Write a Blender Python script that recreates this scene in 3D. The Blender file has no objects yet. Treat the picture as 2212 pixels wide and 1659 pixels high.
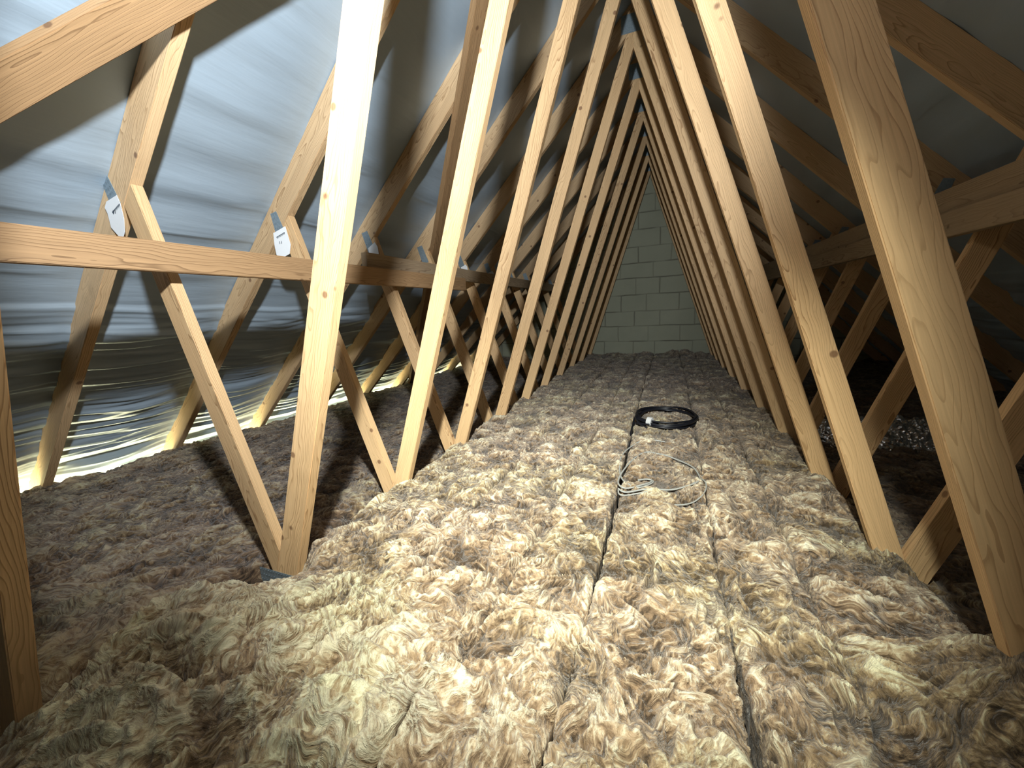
import bpy, bmesh, math, random
import numpy as np
from mathutils import Matrix, Vector

# ------------------------------------------------------------------ camera, world, lights, exposure
scene = bpy.context.scene
COL = scene.collection
CR = Vector((0.9291672, 0.36708967, -0.04351437))
CU = Vector((-0.02234335, 0.17327064, 0.98462077))
CF = Vector((-0.36898387, 0.91390506, -0.16919941))
CAM = Vector((0.2716, 0.0, 0.0))
cd = bpy.data.cameras.new('camera'); cam = bpy.data.objects.new('camera', cd); COL.objects.link(cam)
cd.sensor_fit = 'HORIZONTAL'; cd.sensor_width = 36.0; cd.lens = 36.0 * 838.8 / 2212.0
cd.clip_start = 0.02; cd.clip_end = 60
m3 = Matrix((CR, CU, -CF)).transposed()
cam.matrix_world = Matrix.Translation(CAM) @ m3.to_4x4()
scene.camera = cam

world = bpy.data.worlds.new('loft_world'); scene.world = world; world.use_nodes = True
world.node_tree.nodes['Background'].inputs['Color'].default_value = (0.80, 0.90, 1.0, 1)
world.node_tree.nodes['Background'].inputs['Strength'].default_value = 0.003
vs = scene.view_settings
vs.view_transform = 'Standard'; vs.look = 'None'; vs.exposure = 0.0; vs.gamma = 1.0; vs.use_curve_mapping = False


def spot(name, loc, target, power, angle, blend, radius, color):
    ld = bpy.data.lights.new(name, 'SPOT'); o = bpy.data.objects.new(name, ld); COL.objects.link(o)
    ld.energy = power; ld.spot_size = math.radians(angle); ld.spot_blend = blend
    ld.shadow_soft_size = radius; ld.color = color
    o.location = loc
    o.rotation_euler = (Vector(target) - Vector(loc)).to_track_quat('-Z', 'Y').to_euler()
    return o


# the head torch of whoever took the photograph: a cool white beam with a wide spill
TORCH = (0.151, 0.115, 0.85)
spot('torch_beam', TORCH, (-1.22, 1.98, 0.62), 270, 116, 0.70, 0.045, (0.90, 0.96, 1.0))
spot('torch_spill', TORCH, (-0.62, 1.50, -0.25), 17, 150, 1.0, 0.035, (1.0, 0.97, 0.92))
spot('torch_floor_beam', TORCH, (-0.10, 1.47, -0.8), 420, 69, 1.0, 0.02, (0.98, 1.0, 0.86))
# daylight entering under the felt at the left eaves
ea = bpy.data.lights.new('eaves_daylight', 'AREA'); eo = bpy.data.objects.new('eaves_daylight', ea); COL.objects.link(eo)
ea.shape = 'RECTANGLE'; ea.size = 6.6; ea.size_y = 0.08; ea.energy = 80; ea.color = (1.0, 0.93, 0.55)
eo.location = (-3.02, 3.2, -0.95)
_d = Vector((0.35, 0, 1)).normalized(); _x = Vector((0, 1, 0))
eo.matrix_world = Matrix.Translation((-2.925, 3.2, -0.93)) @ Matrix((_x, (-_d).cross(_x), -_d)).transposed().to_4x4()

rng = np.random.default_rng(7)
D0 = 0.2659
def TY(n): return D0 + 0.6 * n if n else 0.229
TH = 0.038          # timber thickness
NT = 11             # trusses in view
H = 1.877

# ------------------------------------------------------------------ noise (numpy)
_perm = np.random.default_rng(3).permutation(4096)
_ang = np.random.default_rng(4).random(4096) * 2 * np.pi
_gx, _gy = np.cos(_ang), np.sin(_ang)


def pn(x, y, seed=0):
    x = np.asarray(x, float) + seed * 17.31; y = np.asarray(y, float) + seed * 9.77
    xi = np.floor(x).astype(np.int64); yi = np.floor(y).astype(np.int64)
    xf = x - xi; yf = y - yi
    u = xf * xf * xf * (xf * (xf * 6 - 15) + 10); v = yf * yf * yf * (yf * (yf * 6 - 15) + 10)
    def g(ix, iy):
        h = _perm[(_perm[(ix + seed * 131) & 4095] + iy) & 4095]
        return _gx[h] * (x - ix) + _gy[h] * (y - iy)
    a = g(xi, yi); b = g(xi + 1, yi); c = g(xi, yi + 1); d = g(xi + 1, yi + 1)
    return ((a + (b - a) * u) + ((c + (d - c) * u) - (a + (b - a) * u)) * v) * 1.5


def fbm(x, y, o=4, seed=0):
    s = 0; a = 1.0
    for i in range(o):
        s = s + a * pn(x * 2 ** i, y * 2 ** i, seed + i); a *= 0.5
    return s


def sm(e0, e1, x):
    t = np.clip((x - e0) / (e1 - e0), 0, 1); return t * t * (3 - 2 * t)


# ------------------------------------------------------------------ materials
def new_mat(name):
    m = bpy.data.materials.new(name); m.use_nodes = True
    nt = m.node_tree; b = nt.nodes['Principled BSDF']
    return m, nt, b, nt.nodes.new, nt.links.new


def wood_mat(name, c_light, c_dark, c_knot, rough=0.62, ring=34.0):
    m, nt, b, N, L = new_mat(name)
    tc = N('ShaderNodeTexCoord'); oi = N('ShaderNodeObjectInfo')
    # per-piece offset so that no two timbers share their grain
    mul = N('ShaderNodeVectorMath'); mul.operation = 'SCALE'; mul.inputs[0].default_value = (31.0, 0.9, 0.7)
    L(oi.outputs['Random'], mul.inputs['Scale'])
    off = N('ShaderNodeVectorMath'); off.operation = 'ADD'
    L(tc.outputs['Object'], off.inputs[0]); L(mul.outputs[0], off.inputs[1])
    # knots
    mp = N('ShaderNodeMapping'); mp.inputs['Scale'].default_value = (5.0, 9.0, 9.0)
    L(off.outputs[0], mp.inputs['Vector'])
    vo = N('ShaderNodeTexVoronoi'); vo.feature = 'F1'; vo.inputs['Scale'].default_value = 1.0
    L(mp.outputs[0], vo.inputs['Vector'])
    # distance measured in real proportions: rescale difference
    kd = N('ShaderNodeVectorMath'); kd.operation = 'SUBTRACT'; L(mp.outputs[0], kd.inputs[0]); L(vo.outputs['Position'], kd.inputs[1])
    ks = N('ShaderNodeVectorMath'); ks.operation = 'MULTIPLY'; ks.inputs[1].default_value = (1 / 5.0, 1 / 9.0, 1 / 9.0)
    L(kd.outputs[0], ks.inputs[0])
    kl = N('ShaderNodeVectorMath'); kl.operation = 'LENGTH'; L(ks.outputs[0], kl.inputs[0])
    kr = N('ShaderNodeMapRange'); kr.inputs['From Min'].default_value = 0.0085; kr.inputs['From Max'].default_value = 0.0135
    kr.inputs['To Min'].default_value = 1.0; kr.inputs['To Max'].default_value = 0.0
    L(kl.outputs['Value'], kr.inputs['Value'])
    kw = N('ShaderNodeMapRange'); kw.inputs['From Min'].default_value = 0.0; kw.inputs['From Max'].default_value = 0.05
    kw.inputs['To Min'].default_value = 1.0; kw.inputs['To Max'].default_value = 0.0
    kw.interpolation_type = 'SMOOTHSTEP'
    L(kl.outputs['Value'], kw.inputs['Value'])
    # growth rings: distance from a wandering pith, bent around the knots
    st = N('ShaderNodeMapping'); st.inputs['Scale'].default_value = (1.6, 9.0, 9.0); L(off.outputs[0], st.inputs['Vector'])
    n1 = N('ShaderNodeTexNoise'); n1.inputs['Scale'].default_value = 1.0; n1.inputs['Detail'].default_value = 3; L(st.outputs[0], n1.inputs['Vector'])
    sep = N('ShaderNodeSeparateXYZ'); L(tc.outputs['Object'], sep.inputs[0])
    yy = N('ShaderNodeMath'); yy.operation = 'ADD'; L(sep.outputs['Y'], yy.inputs[0])
    ro = N('ShaderNodeMath'); ro.operation = 'MULTIPLY_ADD'; L(oi.outputs['Random'], ro.inputs[0]); ro.inputs[1].default_value = 0.16; ro.inputs[2].default_value = -0.08
    L(ro.outputs[0], yy.inputs[1])
    zz = N('ShaderNodeMath'); zz.operation = 'ADD'; L(sep.outputs['Z'], zz.inputs[0]); zz.inputs[1].default_value = 0.03
    y2 = N('ShaderNodeMath'); y2.operation = 'MULTIPLY'; L(yy.outputs[0], y2.inputs[0]); L(yy.outputs[0], y2.inputs[1])
    z2 = N('ShaderNodeMath'); z2.operation = 'MULTIPLY_ADD'; L(zz.outputs[0], z2.inputs[0]); L(zz.outputs[0], z2.inputs[1]); L(y2.outputs[0], z2.inputs[2])
    rr = N('ShaderNodeMath'); rr.operation = 'SQRT'; L(z2.outputs[0], rr.inputs[0])
    r1 = N('ShaderNodeMath'); r1.operation = 'MULTIPLY_ADD'; L(n1.outputs['Fac'], r1.inputs[0]); r1.inputs[1].default_value = 0.085; L(rr.outputs[0], r1.inputs[2])
    r2 = N('ShaderNodeMath'); r2.operation = 'MULTIPLY_ADD'; L(kw.outputs[0], r2.inputs[0]); r2.inputs[1].default_value = 0.003; L(r1.outputs[0], r2.inputs[2])
    fr = N('ShaderNodeMath'); fr.operation = 'MULTIPLY'; L(r2.outputs[0], fr.inputs[0]); fr.inputs[1].default_value = ring * 6.0
    pp = N('ShaderNodeMath'); pp.operation = 'FRACT'; L(fr.outputs[0], pp.inputs[0])
    cr = N('ShaderNodeValToRGB'); e = cr.color_ramp.elements
    e[0].position = 0.0; e[0].color = (0.12, 0.12, 0.12, 1); e[1].position = 1.0; e[1].color = (0.9, 0.9, 0.9, 1)
    x = cr.color_ramp.elements.new(0.75); x.color = (0.35, 0.35, 0.35, 1); x = cr.color_ramp.elements.new(0.93); x.color = (1, 1, 1, 1)
    L(pp.outputs[0], cr.inputs[0])
    # fine pores
    fs = N('ShaderNodeMapping'); fs.inputs['Scale'].default_value = (6.0, 260.0, 260.0); L(off.outputs[0], fs.inputs['Vector'])
    n2 = N('ShaderNodeTexNoise'); n2.inputs['Scale'].default_value = 1.0; n2.inputs['Detail'].default_value = 2; L(fs.outputs[0], n2.inputs['Vector'])
    mx = N('ShaderNodeMixRGB'); mx.blend_type = 'MIX'; mx.inputs[1].default_value = (*c_light, 1); mx.inputs[2].default_value = (*c_dark, 1)
    g = N('ShaderNodeMath'); g.operation = 'MULTIPLY'; L(cr.outputs[0], g.inputs[0]); g.inputs[1].default_value = 0.80
    # grain strength fades in and out along the board
    n3 = N('ShaderNodeTexNoise'); n3.inputs['Scale'].default_value = 1.0
    s3 = N('ShaderNodeMapping'); s3.inputs['Scale'].default_value = (1.1, 6.0, 6.0); L(off.outputs[0], s3.inputs['Vector']); L(s3.outputs[0], n3.inputs['Vector'])
    g2 = N('ShaderNodeMath'); g2.operation = 'MULTIPLY'; L(g.outputs[0], g2.inputs[0])
    g3 = N('ShaderNodeMapRange'); g3.inputs['From Min'].default_value = 0.35; g3.inputs['From Max'].default_value = 0.65; g3.inputs['To Min'].default_value = 0.35; g3.inputs['To Max'].default_value = 1.15
    L(n3.outputs['Fac'], g3.inputs['Value']); L(g3.outputs[0], g2.inputs[1]); L(g2.outputs[0], mx.inputs[0])
    m2 = N('ShaderNodeMixRGB'); m2.blend_type = 'MULTIPLY'; m2.inputs[0].default_value = 0.35; L(mx.outputs[0], m2.inputs[1]); L(n2.outputs['Fac'], m2.inputs[2])
    hs = N('ShaderNodeHueSaturation')
    v1 = N('ShaderNodeMapRange'); v1.inputs['To Min'].default_value = 1.02; v1.inputs['To Max'].default_value = 1.30; L(oi.outputs['Random'], v1.inputs['Value'])
    L(v1.outputs[0], hs.inputs['Value']); L(m2.outputs[0], hs.inputs['Color'])
    mk = N('ShaderNodeMixRGB'); mk.inputs[2].default_value = (*c_knot, 1); L(hs.outputs[0], mk.inputs[1])
    kf = N('ShaderNodeMath'); kf.operation = 'MULTIPLY'; kf.inputs[1].default_value = 0.75; L(kr.outputs[0], kf.inputs[0]); L(kf.outputs[0], mk.inputs[0])
    L(mk.outputs[0], b.inputs['Base Color'])
    b.inputs['Roughness'].default_value = rough
    b.inputs['Specular IOR Level'].default_value = 0.35
    bm_ = N('ShaderNodeBump'); bm_.inputs['Strength'].default_value = 0.35; bm_.inputs['Distance'].default_value = 0.002
    ad = N('ShaderNodeMath'); ad.operation = 'MULTIPLY_ADD'; L(n2.outputs['Fac'], ad.inputs[0]); ad.inputs[1].default_value = 0.7; L(cr.outputs[0], ad.inputs[2])
    ak = N('ShaderNodeMath'); ak.operation = 'MULTIPLY_ADD'; L(kw.outputs[0], ak.inputs[0]); ak.inputs[1].default_value = 1.2; L(ad.outputs[0], ak.inputs[2])
    L(ak.outputs[0], bm_.inputs['Height']); L(bm_.outputs[0], b.inputs['Normal'])
    return m


def plain(name, color, rough=0.5, metal=0.0, noise=0.15, scale=40, bump=0.0, emit=None):
    m, nt, b, N, L = new_mat(name)
    tc = N('ShaderNodeTexCoord'); n = N('ShaderNodeTexNoise'); n.inputs['Scale'].default_value = scale; n.inputs['Detail'].default_value = 4
    L(tc.outputs['Object'], n.inputs['Vector'])
    mx = N('ShaderNodeMixRGB'); mx.inputs[1].default_value = tuple(c * (1 - noise) for c in color) + (1,); mx.inputs[2].default_value = tuple(min(1, c * (1 + noise)) for c in color) + (1,)
    L(n.outputs['Fac'], mx.inputs[0]); L(mx.outputs[0], b.inputs['Base Color'])
    b.inputs['Roughness'].default_value = rough; b.inputs['Metallic'].default_value = metal
    if bump:
        bp = N('ShaderNodeBump'); bp.inputs['Strength'].default_value = bump; bp.inputs['Distance'].default_value = 0.003
        L(n.outputs['Fac'], bp.inputs['Height']); L(bp.outputs[0], b.inputs['Normal'])
    return m


M_WEB = wood_mat('planed_pine', (0.80, 0.545, 0.29), (0.34, 0.18, 0.075), (0.16, 0.07, 0.035))
M_RAFT = wood_mat('rafter_pine', (0.68, 0.475, 0.27), (0.32, 0.19, 0.09), (0.15, 0.07, 0.04))
M_BIND = wood_mat('binder_pine', (0.42, 0.262, 0.132), (0.16, 0.088, 0.04), (0.12, 0.06, 0.03), ring=24)
M_OLD = wood_mat('weathered_pine', (0.40, 0.30, 0.19), (0.17, 0.11, 0.065), (0.09, 0.05, 0.03), ring=24)
M_ZINC = plain('galvanised_steel', (0.34, 0.42, 0.47), 0.45, 0.6, 0.3, 120, 0.4)
M_TAG = plain('white_paper', (0.85, 0.87, 0.88), 0.7, 0, 0.03, 60)
M_INK = plain('dark_ink', (0.03, 0.05, 0.08), 0.6)
M_BLACK = plain('black_cable_sheath', (0.008, 0.009, 0.014), 0.38, 0, 0.1, 30)
M_GREY = plain('grey_cable_sheath', (0.33, 0.34, 0.33), 0.42, 0, 0.1, 30)
M_CEIL = plain('plasterboard_back', (0.30, 0.27, 0.22), 0.9, 0, 0.1, 8)


def felt_mat():
    m, nt, b, N, L = new_mat('breather_felt')
    tc = N('ShaderNodeTexCoord')
    n = N('ShaderNodeTexNoise'); n.inputs['Scale'].default_value = 900; n.inputs['Detail'].default_value = 2; L(tc.outputs['Object'], n.inputs['Vector'])
    n2 = N('ShaderNodeTexNoise'); n2.inputs['Scale'].default_value = 1.6; n2.inputs['Detail'].default_value = 3; L(tc.outputs['Object'], n2.inputs['Vector'])
    mx = N('ShaderNodeMixRGB'); mx.inputs[1].default_value = (0.30, 0.385, 0.47, 1); mx.inputs[2].default_value = (0.39, 0.48, 0.565, 1); L(n2.outputs['Fac'], mx.inputs[0])
    L(mx.outputs[0], b.inputs['Base Color'])
    b.inputs['Roughness'].default_value = 0.42; b.inputs['Specular IOR Level'].default_value = 0.5
    b.inputs['Metallic'].default_value = 0.15
    mp = N('ShaderNodeMapping'); mp.inputs['Scale'].default_value = (14, 1.6, 14); L(tc.outputs['Object'], mp.inputs['Vector'])
    n3 = N('ShaderNodeTexNoise'); n3.inputs['Scale'].default_value = 1.0; n3.inputs['Detail'].default_value = 4; L(mp.outputs[0], n3.inputs['Vector'])
    b1 = N('ShaderNodeBump'); b1.inputs['Strength'].default_value = 0.5; b1.inputs['Distance'].default_value = 0.012; L(n3.outputs['Fac'], b1.inputs['Height'])
    b2 = N('ShaderNodeBump'); b2.inputs['Strength'].default_value = 0.15; b2.inputs['Distance'].default_value = 0.0008; L(n.outputs['Fac'], b2.inputs['Height']); L(b1.outputs[0], b2.inputs['Normal'])
    L(b2.outputs[0], b.inputs['Normal'])
    return m


def wool_mat(name, tint):
    m, nt, b, N, L = new_mat(name)
    tc = N('ShaderNodeTexCoord')
    # swirling fibre direction: coordinates bent by a soft vector noise, then stretched noise
    nv = N('ShaderNodeTexNoise'); nv.inputs['Scale'].default_value = 5.5; nv.inputs['Detail'].default_value = 2; L(tc.outputs['Object'], nv.inputs['Vector'])
    sc = N('ShaderNodeVectorMath'); sc.operation = 'SCALE'; sc.inputs['Scale'].default_value = 0.55; L(nv.outputs['Color'], sc.inputs[0])
    ad = N('ShaderNodeVectorMath'); ad.operation = 'ADD'; L(tc.outputs['Object'], ad.inputs[0]); L(sc.outputs[0], ad.inputs[1])
    mp = N('ShaderNodeMapping'); mp.inputs['Scale'].default_value = (9, 70, 40); L(ad.outputs[0], mp.inputs['Vector'])
    n1 = N('ShaderNodeTexNoise'); n1.inputs['Scale'].default_value = 1; n1.inputs['Detail'].default_value = 5; n1.inputs['Roughness'].default_value = 0.62; L(mp.outputs[0], n1.inputs['Vector'])
    mq = N('ShaderNodeMapping'); mq.inputs['Scale'].default_value = (60, 11, 40); L(ad.outputs[0], mq.inputs['Vector'])
    n2 = N('ShaderNodeTexNoise'); n2.inputs['Scale'].default_value = 1; n2.inputs['Detail'].default_value = 5; n2.inputs['Roughness'].default_value = 0.62; L(mq.outputs[0], n2.inputs['Vector'])
    ns = N('ShaderNodeTexNoise'); ns.inputs['Scale'].default_value = 7; ns.inputs['Detail'].default_value = 3; L(tc.outputs['Object'], ns.inputs['Vector'])
    sr = N('ShaderNodeMapRange'); sr.inputs['From Min'].default_value = 0.42; sr.inputs['From Max'].default_value = 0.58; L(ns.outputs['Fac'], sr.inputs['Value'])
    mf = N('ShaderNodeMix'); mf.data_type = 'FLOAT'; L(sr.outputs[0], mf.inputs[0]); L(n1.outputs['Fac'], mf.inputs[2]); L(n2.outputs['Fac'], mf.inputs[3])
    at = N('ShaderNodeAttribute'); at.attribute_name = 'tuft'
    # colour: brown binder-rich fibre, paler where loose tufts stand up
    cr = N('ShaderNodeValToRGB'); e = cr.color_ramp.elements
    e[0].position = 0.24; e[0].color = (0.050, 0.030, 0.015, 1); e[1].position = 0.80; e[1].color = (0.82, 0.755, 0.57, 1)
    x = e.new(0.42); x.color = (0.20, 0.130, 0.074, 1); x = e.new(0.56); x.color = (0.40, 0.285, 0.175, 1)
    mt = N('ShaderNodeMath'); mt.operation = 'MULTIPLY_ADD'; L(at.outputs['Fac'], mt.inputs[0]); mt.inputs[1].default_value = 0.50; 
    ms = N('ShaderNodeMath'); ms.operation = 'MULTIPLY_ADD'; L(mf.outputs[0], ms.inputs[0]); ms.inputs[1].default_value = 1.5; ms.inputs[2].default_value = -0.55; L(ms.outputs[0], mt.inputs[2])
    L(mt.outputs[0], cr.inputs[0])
    # greenish and cream patches of differently cured wool
    n4 = N('ShaderNodeTexNoise'); n4.inputs['Scale'].default_value = 2.3; n4.inputs['Detail'].default_value = 2; L(tc.outputs['Object'], n4.inputs['Vector'])
    pr = N('ShaderNodeMapRange'); pr.inputs['From Min'].default_value = 0.45; pr.inputs['From Max'].default_value = 0.62; pr.inputs['To Max'].default_value = 0.55; L(n4.outputs['Fac'], pr.inputs['Value'])
    mx = N('ShaderNodeMixRGB'); mx.blend_type = 'MULTIPLY'; mx.inputs[2].default_value = (0.93, 1.04, 0.84, 1); L(cr.outputs[0], mx.inputs[1]); L(pr.outputs[0], mx.inputs[0])
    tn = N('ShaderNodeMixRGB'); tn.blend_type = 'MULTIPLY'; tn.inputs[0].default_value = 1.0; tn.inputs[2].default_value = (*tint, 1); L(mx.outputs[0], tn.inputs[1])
    L(tn.outputs[0], b.inputs['Base Color'])
    b.inputs['Roughness'].default_value = 0.55; b.inputs['Specular IOR Level'].default_value = 0.4
    b.inputs['Sheen Weight'].default_value = 0.25; b.inputs['Sheen Roughness'].default_value = 0.4
    bp = N('ShaderNodeBump'); bp.inputs['Strength'].default_value = 0.9; bp.inputs['Distance'].default_value = 0.02; L(mf.outputs[0], bp.inputs['Height']); L(bp.outputs[0], b.inputs['Normal'])
    return m


def block_mat():
    m, nt, b, N, L = new_mat('painted_blockwork')
    tc = N('ShaderNodeTexCoord'); at = N('ShaderNodeAttribute'); at.attribute_name = 'joint'
    n = N('ShaderNodeTexNoise'); n.inputs['Scale'].default_value = 55; n.inputs['Detail'].default_value = 5; L(tc.outputs['Object'], n.inputs['Vector'])
    n2 = N('ShaderNodeTexNoise'); n2.inputs['Scale'].default_value = 2.2; n2.inputs['Detail'].default_value = 3; L(tc.outputs['Object'], n2.inputs['Vector'])
    mx = N('ShaderNodeMixRGB'); mx.inputs[1].default_value = (0.31, 0.325, 0.24, 1); mx.inputs[2].default_value = (0.44, 0.455, 0.345, 1); L(n2.outputs['Fac'], mx.inputs[0])
    mj = N('ShaderNodeMixRGB'); mj.inputs[2].default_value = (0.12, 0.11, 0.085, 1); L(mx.outputs[0], mj.inputs[1]); L(at.outputs['Fac'], mj.inputs[0])
    L(mj.outputs[0], b.inputs['Base Color']); b.inputs['Roughness'].default_value = 0.85
    bp = N('ShaderNodeBump'); bp.inputs['Strength'].default_value = 0.5; bp.inputs['Distance'].default_value = 0.004; L(n.outputs['Fac'], bp.inputs['Height']); L(bp.outputs[0], b.inputs['Normal'])
    return m


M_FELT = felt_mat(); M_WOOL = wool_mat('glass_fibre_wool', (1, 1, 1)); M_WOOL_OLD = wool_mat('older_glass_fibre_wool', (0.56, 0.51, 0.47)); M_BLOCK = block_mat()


def foil_mat():
    m, nt, b, N, L = new_mat('crumpled_foil')
    b.inputs['Base Color'].default_value = (0.75, 0.77, 0.80, 1); b.inputs['Metallic'].default_value = 0.9; b.inputs['Roughness'].default_value = 0.18
    tc = N('ShaderNodeTexCoord'); v = N('ShaderNodeTexVoronoi'); v.inputs['Scale'].default_value = 45; L(tc.outputs['Object'], v.inputs['Vector'])
    bp = N('ShaderNodeBump'); bp.inputs['Strength'].default_value = 0.8; bp.inputs['Distance'].default_value = 0.01; L(v.outputs['Distance'], bp.inputs['Height']); L(bp.outputs[0], b.inputs['Normal'])
    return m


M_FOIL = foil_mat()


# ------------------------------------------------------------------ object helpers
def link(name, me, mat, parent=None, mw=None):
    o = bpy.data.objects.new(name, me); COL.objects.link(o)
    if mat is not None and not me.materials: me.materials.append(mat)
    if parent is not None:
        o.parent = parent
        if mw is not None: o.matrix_local = parent.matrix_world.inverted() @ mw
        else: o.matrix_local = parent.matrix_world.inverted()
    elif mw is not None:
        o.matrix_world = mw
    return o


def tag(o, label, cat, group=None):
    o['label'] = label; o['category'] = cat
    if group: o['group'] = group
    return o


def empty(name, loc):
    o = bpy.data.objects.new(name, None); COL.objects.link(o); o.location = loc; o.empty_display_size = 0.1
    o.matrix_world = Matrix.Translation(loc)
    return o


def clip(poly, a, b, c):
    """keep a*x + b*z <= c"""
    out = []
    for i in range(len(poly)):
        p, q = poly[i], poly[(i + 1) % len(poly)]
        dp, dq = a * p[0] + b * p[1] - c, a * q[0] + b * q[1] - c
        if dp <= 0: out.append(p)
        if (dp < 0 < dq) or (dq < 0 < dp):
            t = dp / (dp - dq); out.append((p[0] + t * (q[0] - p[0]), p[1] + t * (q[1] - p[1])))
    return out


def finish(bm, bev=0.0022, seg=2):
    bmesh.ops.recalc_face_normals(bm, faces=bm.faces)
    if bev: bmesh.ops.bevel(bm, geom=[e for e in bm.edges], offset=bev, segments=seg, affect='EDGES', clamp_overlap=True)
    me = bpy.data.meshes.new('m'); bm.to_mesh(me); bm.free()
    return me


def member(name, poly, y0, thick, axis, mat, parent, bev=0.0022):
    """A timber lying in a truss plane: polygon in (x, z), extruded along y; local x runs along its grain."""
    ax = Vector((axis[0], 0, axis[1])).normalized(); up = Vector((-ax.z, 0, ax.x)); yv = ax.cross(up) * -1
    cx = sum(p[0] for p in poly) / len(poly); cz = sum(p[1] for p in poly) / len(poly)
    c = Vector((cx, y0 + thick / 2, cz))
    R = Matrix((ax, up.cross(ax) * 1, up)).transposed()       # columns: along, depth, up
    mw = Matrix.Translation(c) @ R.to_4x4(); inv = mw.inverted()
    bm = bmesh.new()
    f = [bm.verts.new(inv @ Vector((p[0], y0, p[1]))) for p in poly]
    g = [bm.verts.new(inv @ Vector((p[0], y0 + thick, p[1]))) for p in poly]
    bm.faces.new(f); bm.faces.new(g[::-1])
    for i in range(len(poly)):
        j = (i + 1) % len(poly); bm.faces.new((f[i], f[j], g[j], g[i]))
    return link(name, finish(bm, bev), mat, parent, mw)


def bar(name, p0, p1, wdir, w, t, mat, parent=None, bev=0.0022):
    """A straight bar from p0 to p1 (centre line); w along wdir, t across."""
    p0 = Vector(p0); p1 = Vector(p1); ax = (p1 - p0).normalized(); wd = Vector(wdir); wd = (wd - ax * wd.dot(ax)).normalized()
    td = ax.cross(wd); L = (p1 - p0).length
    mw = Matrix.Translation((p0 + p1) / 2) @ Matrix((ax, td, wd)).transposed().to_4x4()
    bm = bmesh.new(); bmesh.ops.create_cube(bm, size=1)
    for v in bm.verts: v.co = Vector((v.co.x * L, v.co.y * t, v.co.z * w))
    return link(name, finish(bm, bev), mat, parent, mw)


def plate_mesh(poly, y, thick=0.0014):
    bm = bmesh.new()
    f = [bm.verts.new((p[0], y - thick, p[1])) for p in poly]; g = [bm.verts.new((p[0], y, p[1])) for p in poly]
    bm.faces.new(f); bm.faces.new(g[::-1])
    for i in range(len(poly)):
        j = (i + 1) % len(poly); bm.faces.new((f[i], f[j], g[j], g[i]))
    return bm


def tooth_plate(poly, y, parent):
    """pressed-metal nail plate with rows of punched slots"""
    bm = plate_mesh(poly, y)
    # punched teeth as small raised tabs along the plate's long direction
    P = [Vector((p[0], 0, p[1])) for p in poly]
    a = P[1] - P[0]; b = P[-1] - P[0]
    la, lb = a.length, b.length
    na, nb = max(2, int(la / 0.013)), max(2, int(lb / 0.020))
    for i in range(na):
        for j in range(nb):
            c = P[0] + a * ((i + .5) / na) + b * ((j + .5) / nb)
            u = a.normalized() * 0.0022; v = b.normalized() * 0.0055
            q = [c - u - v, c + u - v, c + u + v, c - u + v]
            vs0 = [bm.verts.new((k.x, y - 0.0014, k.z)) for k in q]; vs1 = [bm.verts.new((k.x, y - 0.0036, k.z)) for k in (q[0], q[1])]
            bm.faces.new((vs0[0], vs0[1], vs1[1], vs1[0])); bm.faces.new((vs1[0], vs1[1], vs0[2], vs0[3]))
    return link('nail_plate', finish(bm, 0), M_ZINC, parent, Matrix.Identity(4))


# ------------------------------------------------------------------ setting
def grid_mesh(X, Y, Z, attr=None, name='m', flip=False):
    nr, nc = X.shape
    me = bpy.data.meshes.new(name)
    co = np.stack([X, Y, Z], -1).reshape(-1, 3).astype(np.float32)
    idx = np.arange(nr * nc).reshape(nr, nc)
    q = np.stack([idx[:-1, :-1], idx[:-1, 1:], idx[1:, 1:], idx[1:, :-1]], -1).reshape(-1, 4)
    if flip: q = q[:, ::-1]
    me.vertices.add(len(co)); me.vertices.foreach_set('co', co.ravel())
    me.loops.add(q.size); me.loops.foreach_set('vertex_index', q.ravel().astype(np.int32))
    me.polygons.add(len(q)); me.polygons.foreach_set('loop_start', (np.arange(len(q)) * 4).astype(np.int32))
    me.polygons.foreach_set('use_smooth', np.ones(len(q), bool))
    me.update(calc_edges=True)
    for k, v in (attr or {}).items():
        a = me.attributes.new(k, 'FLOAT', 'POINT'); a.data.foreach_set('value', v.ravel().astype(np.float32))
    return me


YB0, YB1 = -0.75, TY(NT - 1) + 0.13


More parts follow.
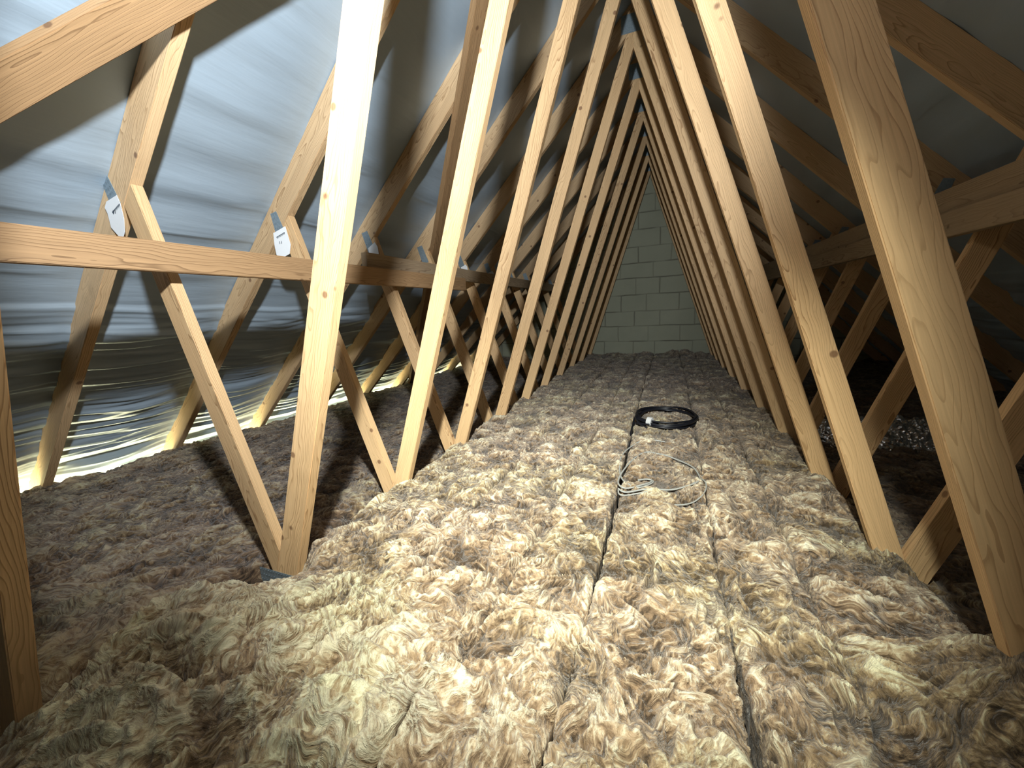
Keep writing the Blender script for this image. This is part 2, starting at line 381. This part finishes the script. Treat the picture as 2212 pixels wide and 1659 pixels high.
def felt(side):
    xs = np.linspace(0.0, 3.22, 560); ys = np.linspace(YB0, YB1 + 0.05, 420)
    S, Yg = np.meshgrid(xs, ys, indexing='ij')
    bay = np.abs(np.sin((Yg - TY(0) - TH / 2) / 0.6 * np.pi))        # 0 on a rafter, 1 mid-bay
    Zs = 2.17 - S
    d = 0.006 + 0.012 * bay                                              # sag inward (below the batten line)
    # broad horizontal tucks where the tile battens press
    wander = 0.018 * fbm(S * 0.8, Yg * 1.1, 3, 11 + side)
    for zc, amp, w in ((1.16, .011, .045), (.99, .006, .05), (.84, .014, .045), (.70, .007, .04), (.575, .014, .04), (.44, .012, .035), (.27, .008, .03), (-.02, .008, .03)):
        u = (Zs + wander - zc) / w
        d += amp * u * np.exp(-u * u) * (0.4 + 0.6 * bay)
    for zc in (1.155, .838, .572, .445, .262, .06):
        u = (Zs + wander * 0.6 - zc) / .006
        d += 0.0045 * np.exp(-u * u) * sm(-.15, .25, pn(Yg * 1.3, Yg * 0 + zc * 9, 45)) * (0.3 + 0.7 * bay)
    d += 0.007 * pn(S * 9 + 0.5 * pn(S * 2, Yg * 2, 5), Yg * 1.2, 21 + side) * (0.3 + 0.7 * bay)
    d += 0.006 * pn(S * 3, Yg * 2.5, 31 + side)
    # the lower length of felt is slack: many sharp creases running with the eaves
    lo = sm(1.98, 2.15, S)
    wy = Yg + 0.25 * fbm(S * 1.5, Yg * 1.2, 2, 41)
    r = 0
    for k, (f, a) in enumerate(((9.5, .022), (21, .013), (43, .006))):
        n = pn(S * f + 0.45 * pn(S * 3, wy * 1.2, 51 + k), wy * 0.42 * (1 + k), 61 + k + side)
        r = r + a * (1 - 2.2 * np.abs(n)) 
    d += lo * r * (0.45 + 0.55 * bay)
    # head lap of the two lengths of felt
    d += 0.009 * sm(2.018, 2.028, S - 0.010 * np.sin(Yg * 0.9))
    nrm = 1 / math.sqrt(2)
    X = -side * 0 + (S - d * nrm) * side; Z = Zs - d * nrm
    o = link('ceiling_left' if side < 0 else 'ceiling_right', grid_mesh(X, Yg, Z, flip=(side > 0)), M_FELT)
    o['kind'] = 'structure'
    return o


felt(-1); felt(1)


def gable():
    z0, z1 = -1.05, 2.25
    zs = np.linspace(z0, z1, 800); xs = np.linspace(-3.2, 3.2, 1100)
    Zg, Xg = np.meshgrid(zs, xs, indexing='ij')
    courses = [-1.18, -0.93, -0.69, -0.457, -0.218, 0.008, 0.258, 0.506, 0.727, 0.960, 1.210, 1.448, 1.69, 1.93, 2.17, 2.41]
    perps = {2: [-.227, .09, .62], 3: [.445], 4: [-.212, .158, .645], 5: [-.414, -.038, .423, .80], 6: [-.196, .149, .62], 7: [-.426, .051, .5],
             8: [-.16, .30], 9: [-.30, .14], 10: [-.168, .27], 11: [.061], 12: [-.10], 1: [-.4, .05, .5]}
    J = np.zeros_like(Xg); tone = np.zeros_like(Xg)
    zw = Zg + 0.006 * fbm(Xg * 3, Zg * 3, 3, 70); xw = Xg + 0.006 * fbm(Xg * 4, Zg * 4, 3, 71)
    rg = np.random.default_rng(5)
    for i, c in enumerate(courses):
        s = 0.35 + 0.65 * sm(-.3, .3, pn(Xg * 3.0, Zg * 0 + i * 5.3, 72))
        J = np.maximum(J, s * np.exp(-((zw - c) / 0.0065) ** 2))
    for i in range(len(courses) - 1):
        row = (zw >= courses[i]) & (zw < courses[i + 1])
        ps = list(perps.get(i, [])) 
        base = ps if ps else [0.0]
        x = min(base) - .45
        while x > -3.2: ps.append(x); x -= .45
        x = max(base) + .45
        while x < 3.2: ps.append(x); x += .45
        for p in sorted(ps):
            J = np.where(row, np.maximum(J, rg.uniform(.35, 1) * np.exp(-((xw - p) / 0.006) ** 2)), J)
        for a, bb in zip(sorted(ps)[:-1], sorted(ps)[1:]):
            tone += np.where(row & (xw >= a) & (xw < bb), rg.uniform(-.004, .004), 0)
    Y = YB1 + 0.010 * J + 0.0015 * fbm(Xg * 14, Zg * 14, 3, 73) + tone
    me = grid_mesh(Xg, Y, Zg, {'joint': np.clip(J, 0, 1) * 0.85}, flip=False)
    # trim above the roof line
    bm = bmesh.new(); bm.from_mesh(me)
    bmesh.ops.delete(bm, geom=[v for v in bm.verts if v.co.z > 2.24 - abs(v.co.x)], context='VERTS')
    bm.to_mesh(me); bm.free()
    o = link('wall_back', me, M_BLOCK); o['kind'] = 'structure'


gable()
bm = bmesh.new(); bmesh.ops.create_cube(bm, size=1)
for v in bm.verts: v.co = Vector((v.co.x * 6.5, v.co.y * 7.6 + 2.9, v.co.z * 0.0125 - 1.047))
fl = link('floor', finish(bm, 0), M_CEIL); fl['kind'] = 'structure'

# ------------------------------------------------------------------ trusses
LEG = {  # measured inner/outer edges of the inner webs:  x at z=H and slope for (left, right)
    0: ((0.0, .352, -.085), (0.0, .340, .081)), 1: ((0.0, .341, -.098), (0.010, .334, .081)), 2: ((-.003, .336, -.084), (.004, .336, .074)),
    3: ((.003, .340, -.080), (-.008, .344, .080)), 4: ((.003, .335, -.083), (-.002, .346, .085)), 5: ((.006, .341, -.079), (-.006, .348, .080)),
    6: ((.003, .343, -.076), (0, .343, .08)), 7: ((.002, .342, -.074), (0, .341, .08)), 8: ((-.003, .342, -.072), (0, .341, .08)),
    9: ((-.010, .338, -.078), (0, .341, .08)), 10: ((-.02, .335, -.078), (0, .341, .08))}
BC = -0.925
TL = {
 0: 'nearest pine roof truss, its left leg cut off by the frame edge',
 1: 'pine roof truss with brightly lit left leg standing in an opened patch of insulation',
 2: 'pine roof truss whose overexposed left leg crosses the lapped binders',
 3: 'pine roof truss whose left leg stands right of the dark diagonal brace',
 4: 'pine roof truss with its left foot level with the black cable coil',
}
NTH = {5: 'sixth', 4: 'seventh', 3: 'fifth', 2: 'fourth', 1: 'third'}


def truss(n):
    y = TY(n)
    t = empty('roof_truss', (0, y + TH / 2, BC))
    if n in TL: lab = TL[n]
    else:
        lab = {10: 'pine roof truss nearest the block gable wall', 9: 'pine roof truss second from the block gable wall',
               8: 'pine roof truss third from the block gable wall', 7: 'pine roof truss fourth from the block gable wall',
               6: 'pine roof truss fifth from the block gable wall', 5: 'pine roof truss sixth from the block gable wall'}[n]
    tag(t, lab, 'roof truss', 'fink roof trusses spaced along the loft')
    dxw = {1: -.028, 2: .0, 3: .0}.get(n, -0.004 + 0.01 * math.sin(n * 2.3))
    for sd in (-1, 1):
        # rafter
        r = [(0, 1.99), (sd * 3.2, 1.99 - 3.2), (sd * 3.2, 2.16 - 3.2), (0, 2.16)]
        r = clip(r, 0, -1, 1.02)
        member('rafter', r, y, TH, (sd * 1, -1), M_RAFT, t)
        # inner web
        xo, sl, w = LEG[n][0 if sd < 0 else 1]; w = abs(w)
        zt, zb = 2.3, BC
        xi = lambda z: xo + sd * (H - z) * sl
        p = [(xi(zb), zb), (xi(zt), zt), (xi(zt) + sd * w, zt), (xi(zb) + sd * w, zb)]
        p = clip(p, sd, 1, 1.99 - 0.0005); p = clip(p, -sd, 0, 0)
        member('web', p, y + 0.0004, TH - 0.0008, (xi(zb) - xi(zt), zb - zt), M_WEB, t)
        # outer web
        zi = lambda z: sd * (0.985 + 0.355 * (z + .78) - dxw)
        zo = lambda z: sd * (1.072 + 0.355 * (z + .78) - dxw)
        p = [(zi(zb), zb), (zi(.9), .9), (zo(.9), .9), (zo(zb), zb)]
        p = clip(p, sd, 1, 1.99 - 0.0005)
        # keep outside the inner web's outer edge
        c0 = xi(0) + sd * w + sd * 0.0005
        p = clip(p, -sd, -sl, -sd * c0)
        member('web', p, y + 0.0008, TH - 0.0016, (0.355 * sd, 1), M_WEB, t)
    member('bottom_chord', [(-3.1, BC - .10), (3.1, BC - .10), (3.1, BC - .0005), (-3.1, BC - .0005)], y, TH, (1, 0), M_RAFT, t)
    # nail plates
    yf = y
    tooth_plate([(-.085, 2.075), (-.085, 1.955), (.085, 1.955), (.085, 2.075)], yf, t)
    if n == 1:
        G = [(-1.6449, .5588), (-1.6029, .5689), (-1.5508, .4632), (-1.6074, .4419)]
        Lb = [(-1.628, .4761), (-1.6453, .4577), (-1.6351, .4375), (-1.6312, .3881), (-1.5934, .3524), (-1.5743, .3400), (-1.5515, .3625), (-1.54, .4064), (-1.5433, .4569), (-1.5565, .4876)]
    elif n == 2:
        G = [(-1.5697, .5567), (-1.5286, .563), (-1.4878, .4643), (-1.5482, .4475)]
        Lb = [(-1.5625, .464), (-1.566, .41), (-1.5615, .3616), (-1.545, .346), (-1.524, .3420), (-1.4703, .3558), (-1.455, .3988), (-1.4748, .4862)]
    else:
        j = 0.012 * math.sin(n * 3.1)
        G = [(-1.545 + j, .565), (-1.500 + j, .575), (-1.4495 + j, .447), (-1.505 + j, .437)]
        Lb = None
        if n == 3: Lb = [(-1.500, .470), (-1.490, .40), (-1.455, .385), (-1.420, .40), (-1.425, .47), (-1.445, .50)]
        if n in (5, 6): Lb = [(-1.500 + j, .470), (-1.490 + j, .42), (-1.455 + j, .41), (-1.430 + j, .42), (-1.435 + j, .47), (-1.45 + j, .49)]
    pl = tooth_plate([G[0], G[1], G[2], G[3]], yf, t)
    if Lb:
        bm = plate_mesh(Lb, yf - 0.0048, 0.0009)
        lb = link('paper_label', finish(bm, 0), M_TAG, t, Matrix.Identity(4)); lb['label'] = 'white paper label'
        if n in (1, 2):
            cx = sum(p[0] for p in Lb) / len(Lb); cz = sum(p[1] for p in Lb) / len(Lb)
            bm = bmesh.new()
            for k in (-1, 1):
                q = [(cx + k * .006 - .0022, cz + .012), (cx + k * .006 + .0022, cz + .014), (cx + k * .006 + .0016, cz + .026), (cx + k * .006 - .0016, cz + .026)]
                f = [bm.verts.new((a, yf - .0062, b)) for a, b in q]; bm.faces.new(f)
            # zig-zag torn edge printed under the plate
            zx = [(G[3][0] + (G[2][0] - G[3][0]) * i / 8, G[3][1] + (G[2][1] - G[3][1]) * i / 8) for i in range(9)]
            for i in range(8):
                a, b = zx[i], zx[i + 1]
                f = [bm.verts.new((a[0] + .004, yf - .0062, a[1] - .004)), bm.verts.new((b[0] + .004, yf - .0062, b[1] - .004)), bm.verts.new(((a[0] + b[0]) / 2 + .006, yf - .0062, (a[1] + b[1]) / 2 - .016))]
                bm.faces.new(f)
            ink = link('printed_mark', finish(bm, 0), M_INK, lb); ink.parent = lb; ink.matrix_local = Matrix.Identity(4)
    tooth_plate([(1.500, .575), (1.545, .565), (1.505, .437), (1.450, .447)], yf, t)
    if n <= 2:   # plate over the joint of webs and bottom chord, uncovered by the opened wool
        tooth_plate([(-1.13, BC + .045), (-.90, BC + .045), (-.90, BC - .055), (-1.13, BC - .055)], yf, t)
    return t


for n in range(NT): truss(n)

# ------------------------------------------------------------------ binders and braces
def binder(x, y0, z0, y1, z1, label, h=0.097, t=0.038, mat=None):
    o = bar('longitudinal_binder', (x, y0, z0), (x, y1, z1), (0, 0, 1), h, t, mat or M_BIND)
    return tag(o, label, 'timber binder', 'longitudinal binders fixed across the webs')


binder(-1.300, -0.70, 0.222, 2.93, 0.284, 'horizontal pine binder in front of the bluish felt, running to the left frame edge')
binder(-1.344, 1.835, 0.352, 6.38, 0.412, 'horizontal pine binder lapped above the end of the left binder, with grey sawn end', mat=M_OLD)
binder(1.300, -0.6, 0.245, 6.38, 0.345, 'lower of the two dark binders below the right roof slope', mat=M_OLD)
binder(1.3395, -0.6, 0.350, 6.38, 0.450, 'upper of the two dark binders below the right roof slope', mat=M_OLD)


def brace(c0, c1, sd, label):
    n = Vector((sd * 1, 0, 1)).normalized()              # normal of the rafters' underside on this side
    ax = (Vector(c1) - Vector(c0)).normalized(); wd = n.cross(ax)
    off = n * (0.038 / 2 + 0.0005)
    # centre line lies on the underside plane, then drops by half a thickness
    o = bar('diagonal_brace', Vector(c0) - off, Vector(c1) - off, wd, 0.100, 0.038, M_BIND)
    return tag(o, label, 'diagonal brace', 'diagonal braces under the rafters')


def on_under(x, y, sd): return (x, y, 1.99 - abs(x))
# brace A: passes the upper left corner of the picture, climbing away from the camera
brace(on_under(-2.35, -0.37, -1), on_under(-0.14, 1.66, -1), -1, 'wide diagonal brace crossing the upper left corner of the loft')
brace(on_under(-0.10, 1.40, -1), on_under(-2.85, 4.14, -1), -1, 'dark diagonal brace dropping from ridge to eaves behind the second lit leg')

# ------------------------------------------------------------------ insulation
def wool_detail(x, y, seed=0, fine=1.0):
    """overlapping tufts combed in many directions"""
    wx = x + 0.030 * fbm(x * 5, y * 5, 2, 100 + seed); wy = y + 0.030 * fbm(x * 5, y * 5, 2, 104 + seed)
    h = np.full(x.shape, -1.0); 
    for i in range(11):
        th = i * math.pi / 11 * 1.0 + 0.4 * math.sin(i * 2.7); c, s = math.cos(th), math.sin(th)
        bend = 0.05 * pn(wx * 4 + i, wy * 4, 120 + i)
        u = (wx * c + wy * s); v = (-wx * s + wy * c) + bend
        f = 17 + 5 * (i % 4)
        n = pn(u * f * 0.26, v * f * 1.0, 140 + i)
        ridge = 1 - np.abs(n) * 1.9
        fib = 0.16 * pn(u * f * 0.7, v * f * 4.5, 160 + i) + 0.09 * pn(u * f * 1.2, v * f * 9, 180 + i)
        mask = pn(wx * 7.5, wy * 7.5, 200 + i) * 1.25 
        h = np.maximum(h, ridge * 0.55 + mask * 0.9 + fib * fine - 0.25)
    return h


def base_z(x, y):
    c = -0.842 + 0.026 * y + 0.012 * fbm(x * 1.3, y * 1.3, 2, 300)
    # the middle swells, the flank outside the left legs is laid lower and climbs to the eaves
    left = -0.905 + 0.012 * y + 0.052 * (-(x) - 1.0) + 0.02 * fbm(x * 1.7, y * 1.7, 2, 301)
    right = -0.93 + 0.012 * y + 0.03 * (x - 1.0) + 0.02 * fbm(x * 1.7, y * 1.7, 2, 302)
    wl = sm(-0.93, -1.06, x + 0.03 * fbm(y * 3, y * 0, 2, 303)); wr = sm(0.93, 1.05, x + 0.025 * fbm(y * 3, y * 0 + 4, 2, 304))
    z = c * (1 - wl) * (1 - wr) + left * wl + right * wr * (1 - wl)
    # billow of loose wool in the left foreground, and the pit around the first leg's foot
    z += 0.075 * np.exp(-(((x + 0.78) / 0.34) ** 2 + ((y - 0.49) / 0.18) ** 2))
    z += 0.03 * np.exp(-(((x - 0.05) / 0.5) ** 2 + ((y - 0.45) / 0.3) ** 2))
    z -= 0.20 * np.exp(-(((x + 1.00) / 0.15) ** 2 + ((y - 0.79) / 0.115) ** 2) ** 2)
    z += 0.25 * np.exp(-(((x - 0.95) / 0.17) ** 2 + ((y - 0.84) / 0.17) ** 2))
    z += 0.05 * sm(6.05, 6.35, y) * (0.6 + fbm(x * 4, y * 2, 2, 305))
    z -= 0.055 * np.exp(-(((x + 1.02) / 0.07) ** 2)) * sm(2.6, 1.4, y)
    return z


def batt(xa, xb, gap_l, gap_r, label, nx, seed, amp=0.034, y1=None, ylo=0.10, mat=None):
    y1 = YB1 - 0.004 if y1 is None else y1
    # rows packed near the camera, looser with distance
    ys = [ylo]; st = 0.0042
    while ys[-1] < y1:
        ys.append(ys[-1] + st * max(1.0, (ys[-1] / 1.05) ** 1.25))
    ys[-1] = y1; ys = np.array(ys)
    us = np.linspace(0, 1, nx)
    U, Yg = np.meshgrid(us, ys, indexing='ij')
    ea = 0.006 * fbm(Yg * 9, Yg * 0 + seed, 3, 400 + int(round(xa * 10)) % 50) + 0.004 * pn(Yg * 60, Yg * 0 + seed, 401)
    eb = 0.006 * fbm(Yg * 9, Yg * 0 + seed, 3, 430 + int(round(xb * 10)) % 50) + 0.004 * pn(Yg * 60, Yg * 0 + seed, 402)
    wob_a = 0.012 * np.sin(Yg * 1.1 + xa * 7); wob_b = 0.012 * np.sin(Yg * 1.1 + xb * 7)
    A = xa + wob_a + gap_l(Yg) + ea; B = xb + wob_b - gap_r(Yg) + eb
    X = A + (B - A) * U
    det = wool_detail(X, Yg)
    # the loose wool nearest the camera lies in longer, broader locks
    lock = np.exp(-((Yg - 0.30) / 0.42) ** 2) * sm(0.25, -0.35, X) + 0.45 * np.exp(-((Yg - 0.3) / 0.35) ** 2)
    lock = np.clip(lock, 0, 1)
    det = det * (1 - 0.65 * lock) + lock * 1.25 * wool_detail(X * 0.42 + 3, Yg * 0.42, 7, 1.3)
    far = np.clip(1.25 - 0.06 * Yg, 0.7, 1.2)
    near = 1 + 0.9 * np.exp(-((Yg - .35) / .35) ** 2)
    Z = base_z(X, Yg) + amp * det * far * near + 0.008 * fbm(X * 6, Yg * 6, 3, 500)
    # rounded shoulders, then sides that go down into the gap
    dl = (X - A); dr = (B - X)
    sh = 0.022
    sho = lambda d: -0.020 * (1 - np.clip(d / sh, 0, 1)) ** 2
    Z = Z + sho(dl) + sho(dr)
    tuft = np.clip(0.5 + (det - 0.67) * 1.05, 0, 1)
    # side skirts
    def skirt(Xc, Yc, Zc, tc):
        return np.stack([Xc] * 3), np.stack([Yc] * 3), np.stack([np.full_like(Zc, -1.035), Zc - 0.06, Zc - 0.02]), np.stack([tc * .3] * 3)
    a = skirt(X[0], Yg[0], Z[0], tuft[0]); b_ = skirt(X[-1], Yg[-1], Z[-1], tuft[-1])
    X = np.concatenate([a[0], X, b_[0][::-1]]); Yg2 = np.concatenate([a[1], Yg, b_[1][::-1]]); Z = np.concatenate([a[2], Z, b_[2][::-1]]); tf = np.concatenate([a[3], tuft, b_[3][::-1]])
    me = grid_mesh(X, Yg2, Z, {'tuft': tf}, flip=False)
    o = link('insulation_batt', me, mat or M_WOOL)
    return tag(o, label, 'insulation', 'glass wool batts laid over the joists')


hair = lambda y: 0.0012 + 0 * y
deepC = lambda y: 0.0015 + 0.0065 * sm(0.95, 1.15, y) * sm(2.9, 2.0, y) + 0.002 * sm(2.0, 3.0, y)      # gap beside the cable coils
deepR = lambda y: 0.0015 + 0.010 * sm(1.02, 0.75, y)                                                 # wide gap in the right foreground
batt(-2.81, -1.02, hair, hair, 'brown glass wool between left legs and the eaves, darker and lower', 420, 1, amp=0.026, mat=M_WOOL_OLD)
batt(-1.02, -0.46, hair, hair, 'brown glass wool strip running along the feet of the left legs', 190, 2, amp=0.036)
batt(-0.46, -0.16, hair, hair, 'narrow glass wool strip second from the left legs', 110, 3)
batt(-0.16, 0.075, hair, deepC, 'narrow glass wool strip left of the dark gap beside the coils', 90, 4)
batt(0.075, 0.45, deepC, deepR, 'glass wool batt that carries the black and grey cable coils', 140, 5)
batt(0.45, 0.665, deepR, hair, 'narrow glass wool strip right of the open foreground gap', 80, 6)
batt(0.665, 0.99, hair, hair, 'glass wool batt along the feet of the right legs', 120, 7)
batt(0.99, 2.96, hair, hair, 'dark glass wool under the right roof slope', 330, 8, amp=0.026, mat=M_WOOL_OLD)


# ------------------------------------------------------------------ cable coils, foil
def top_z(x, y):
    x = np.atleast_1d(np.array(x, float)); y = np.atleast_1d(np.array(y, float))
    return base_z(x, y) + 0.022 * wool_detail(x, y) + 0.008


def catmull(P, n=12):
    P = [Vector(p) for p in P]; out = []
    for i in range(len(P) - 1):
        p0 = P[max(i - 1, 0)]; p1 = P[i]; p2 = P[i + 1]; p3 = P[min(i + 2, len(P) - 1)]
        for k in range(n):
            t = k / n
            out.append(0.5 * ((2 * p1) + (p2 - p0) * t + (2 * p0 - 5 * p1 + 4 * p2 - p3) * t * t + (3 * p1 - p0 - 3 * p2 + p3) * t ** 3))
    out.append(P[-1]); return out


def tube_into(bm, pts, r, seg=10):
    rings = []
    up = Vector((0, 0, 1))
    for i, p in enumerate(pts):
        t = (pts[min(i + 1, len(pts) - 1)] - pts[max(i - 1, 0)]).normalized()
        s = t.cross(up).normalized() if abs(t.z) < .95 else Vector((1, 0, 0)); u = s.cross(t)
        rings.append([bm.verts.new(p + (s * math.cos(a) + u * math.sin(a)) * r) for a in [2 * math.pi * k / seg for k in range(seg)]])
    for a, b in zip(rings[:-1], rings[1:]):
        for k in range(seg): bm.faces.new((a[k], a[(k + 1) % seg], b[(k + 1) % seg], b[k]))
    bm.faces.new(rings[0][::-1]); bm.faces.new(rings[-1])


def tube_mesh(paths, r, seg=10):
    bm = bmesh.new()
    for p in paths: tube_into(bm, p, r, seg)
    bmesh.ops.recalc_face_normals(bm, faces=bm.faces)
    for f in bm.faces: f.smooth = True
    me = bpy.data.meshes.new('m'); bm.to_mesh(me); bm.free(); return me


def smooth_z(x, y):
    # the height a cable rests at: the highest wool within a few centimetres
    xs = np.array([x + dx for dx in (-.02, 0, .02) for dy in (-.02, 0, .02)]); ys_ = np.array([y + dy for dx in (-.02, 0, .02) for dy in (-.02, 0, .02)])
    return float(np.mean(top_z(xs, ys_)))


cx, cy = 0.275, 2.80
root = empty('cable_coil', (cx, cy, smooth_z(cx, cy)))
tag(root, 'coil of black cable on the wool with a silver tie', 'cable coil', 'cable coils on the wool')
rg = random.Random(3)
path = []
turns = 6
for k in range(turns * 36 + 10):
    a = math.radians(200) + k / 36 * 2 * math.pi; tn = k / 36
    rx = 0.196 + 0.010 * math.sin(tn * 2.1) - 0.006 * (tn % 2); ry = 0.235 + 0.012 * math.cos(tn * 1.7) - 0.006 * (tn % 3)
    # the strands bunch together on the near side and spread apart on the far side
    spread = (0.5 + 0.5 * math.sin(a)) * 0.012
    x = cx + (rx + spread * (tn - 3) * .5) * math.cos(a); y = cy + (ry + spread * (tn - 3) * .5) * math.sin(a)
    z = smooth_z(x, y) * 0.5 + smooth_z(cx, cy) * 0.5 + 0.006 + 0.005 * tn + 0.004 * math.sin(a * 3 + tn)
    path.append(Vector((x, y, z)))
link('coiled_cable', tube_mesh([path], 0.0062), M_BLACK, root, Matrix.Identity(4))
z0 = smooth_z(.08, 2.7)
tail = catmull([(0.165, 2.555, z0 + .01), (0.12, 2.585, z0 + .02), (0.085, 2.66, z0 + .045), (0.085, 2.76, z0 + .04), (0.072, 2.70, z0 + .02), (0.070, 2.55, z0 - .01), (0.072, 2.40, z0 - .06), (0.072, 2.30, z0 - .12)])
tail2 = catmull([(0.175, 2.56, z0 + .03), (0.11, 2.60, z0 + .02), (0.075, 2.64, z0 + .01), (0.068, 2.48, z0 - .02), (0.070, 2.36, z0 - .08)])
link('cable_tail', tube_mesh([tail, tail2], 0.0062), M_BLACK, root, Matrix.Identity(4))
tiep = [p for p in path if abs(math.atan2((p.y - cy), (p.x - cx)) - math.radians(-118)) < 0.05]
tc_ = sum(tiep, Vector()) / max(1, len(tiep))
bm = bmesh.new(); bmesh.ops.create_cone(bm, cap_ends=True, segments=20, radius1=0.036, radius2=0.036, depth=0.032)
for v in bm.verts: v.co = Vector((v.co.x * .75, v.co.y * .95, v.co.z))
tdir = Vector((math.sin(math.radians(118)), math.cos(math.radians(118)), 0)).normalized()
mt = Matrix.Translation(tc_) @ tdir.to_track_quat('Z', 'Y').to_matrix().to_4x4()
tp = link('tie_band', finish(bm, .002), plain('silver_tape', (0.8, 0.82, 0.85), 0.25, 0.3, 0.05), root, mt); tp['label'] = 'silver tape band'

root = empty('cable_coil', (0.24, 1.9, smooth_z(.24, 1.9)))
tag(root, 'loose loops of thin grey cable beside the dark gap', 'cable coil', 'cable coils on the wool')
def lay(P, lift=0.008, n=10, drop=None):
    pts = catmull([(a, b, 0) for a, b in P], n)
    zs = np.array([smooth_z(p.x, p.y) for p in pts]); k = 9
    zs = np.convolve(np.pad(zs, (k // 2, k // 2), mode='edge'), np.ones(k) / k, 'valid')
    return [Vector((p.x, p.y, z + lift)) for p, z in zip(pts, zs)]
g1 = [(.274, 2.316), (.226, 2.322), (.181, 2.312), (.125, 2.262), (.078, 2.165), (.058, 2.05), (.060, 1.935), (.084, 1.791), (.129, 1.715), (.169, 1.700), (.215, 1.760), (.225, 1.80), (.195, 1.81), (.160, 1.780)]
g2 = [(.16, 1.78), (.20, 1.803), (.22, 1.79), (.19, 1.735), (.12, 1.675), (.082, 1.70), (.078, 1.80), (.100, 1.93), (.135, 2.06), (.180, 2.130), (.235, 2.115), (.30, 2.085), (.365, 2.035), (.408, 1.965), (.424, 1.86), (.407, 1.793), (.34, 1.735), (.26, 1.700), (.18, 1.672), (.115, 1.64), (.085, 1.66)]
g3 = [(.085, 1.66), (.10, 1.62), (.169, 1.650), (.265, 1.700), (.35, 1.755), (.395, 1.80), (.43, 1.86), (.445, 1.79), (.425, 1.70), (.38, 1.63), (.31, 1.585), (.27, 1.585)]
link('coiled_cable', tube_mesh([lay(g1, .006)], 0.0036), M_GREY, root, Matrix.Identity(4))
link('coiled_cable', tube_mesh([lay(g2, .010)], 0.0038), M_GREY, root, Matrix.Identity(4))
link('coiled_cable', tube_mesh([lay(g3, .004)], 0.0032), M_GREY, root, Matrix.Identity(4))

# crumpled foil lying beyond the right legs
xs = np.linspace(1.22, 1.98, 150); ys = np.linspace(2.85, 3.32, 100)
Xg, Yg = np.meshgrid(xs, ys, indexing='ij')
zz = base_z(Xg, Yg) + 0.035 + 0.05 * np.exp(-((Yg - 3.1) / .10) ** 2) + 0.055 * np.abs(pn(Xg * 13, Yg * 13, 600)) + 0.035 * np.abs(pn(Xg * 30, Yg * 30, 601)) 
edge = np.minimum.reduce([sm(1.22, 1.32, Xg), sm(1.98, 1.9, Xg), sm(2.85, 2.92, Yg), sm(3.32, 3.25, Yg)])
zz = zz - 0.05 * (1 - edge)
fo = link('foil_sheet', grid_mesh(Xg + 0.02 * pn(Xg * 9, Yg * 9, 610), Yg + 0.03 * pn(Xg * 8, Yg * 8, 611), zz), M_FOIL)
fo.modifiers.new('thickness', 'SOLIDIFY').thickness = 0.0015
tag(fo, 'crumpled shiny foil on the dark wool beyond the right legs', 'foil')
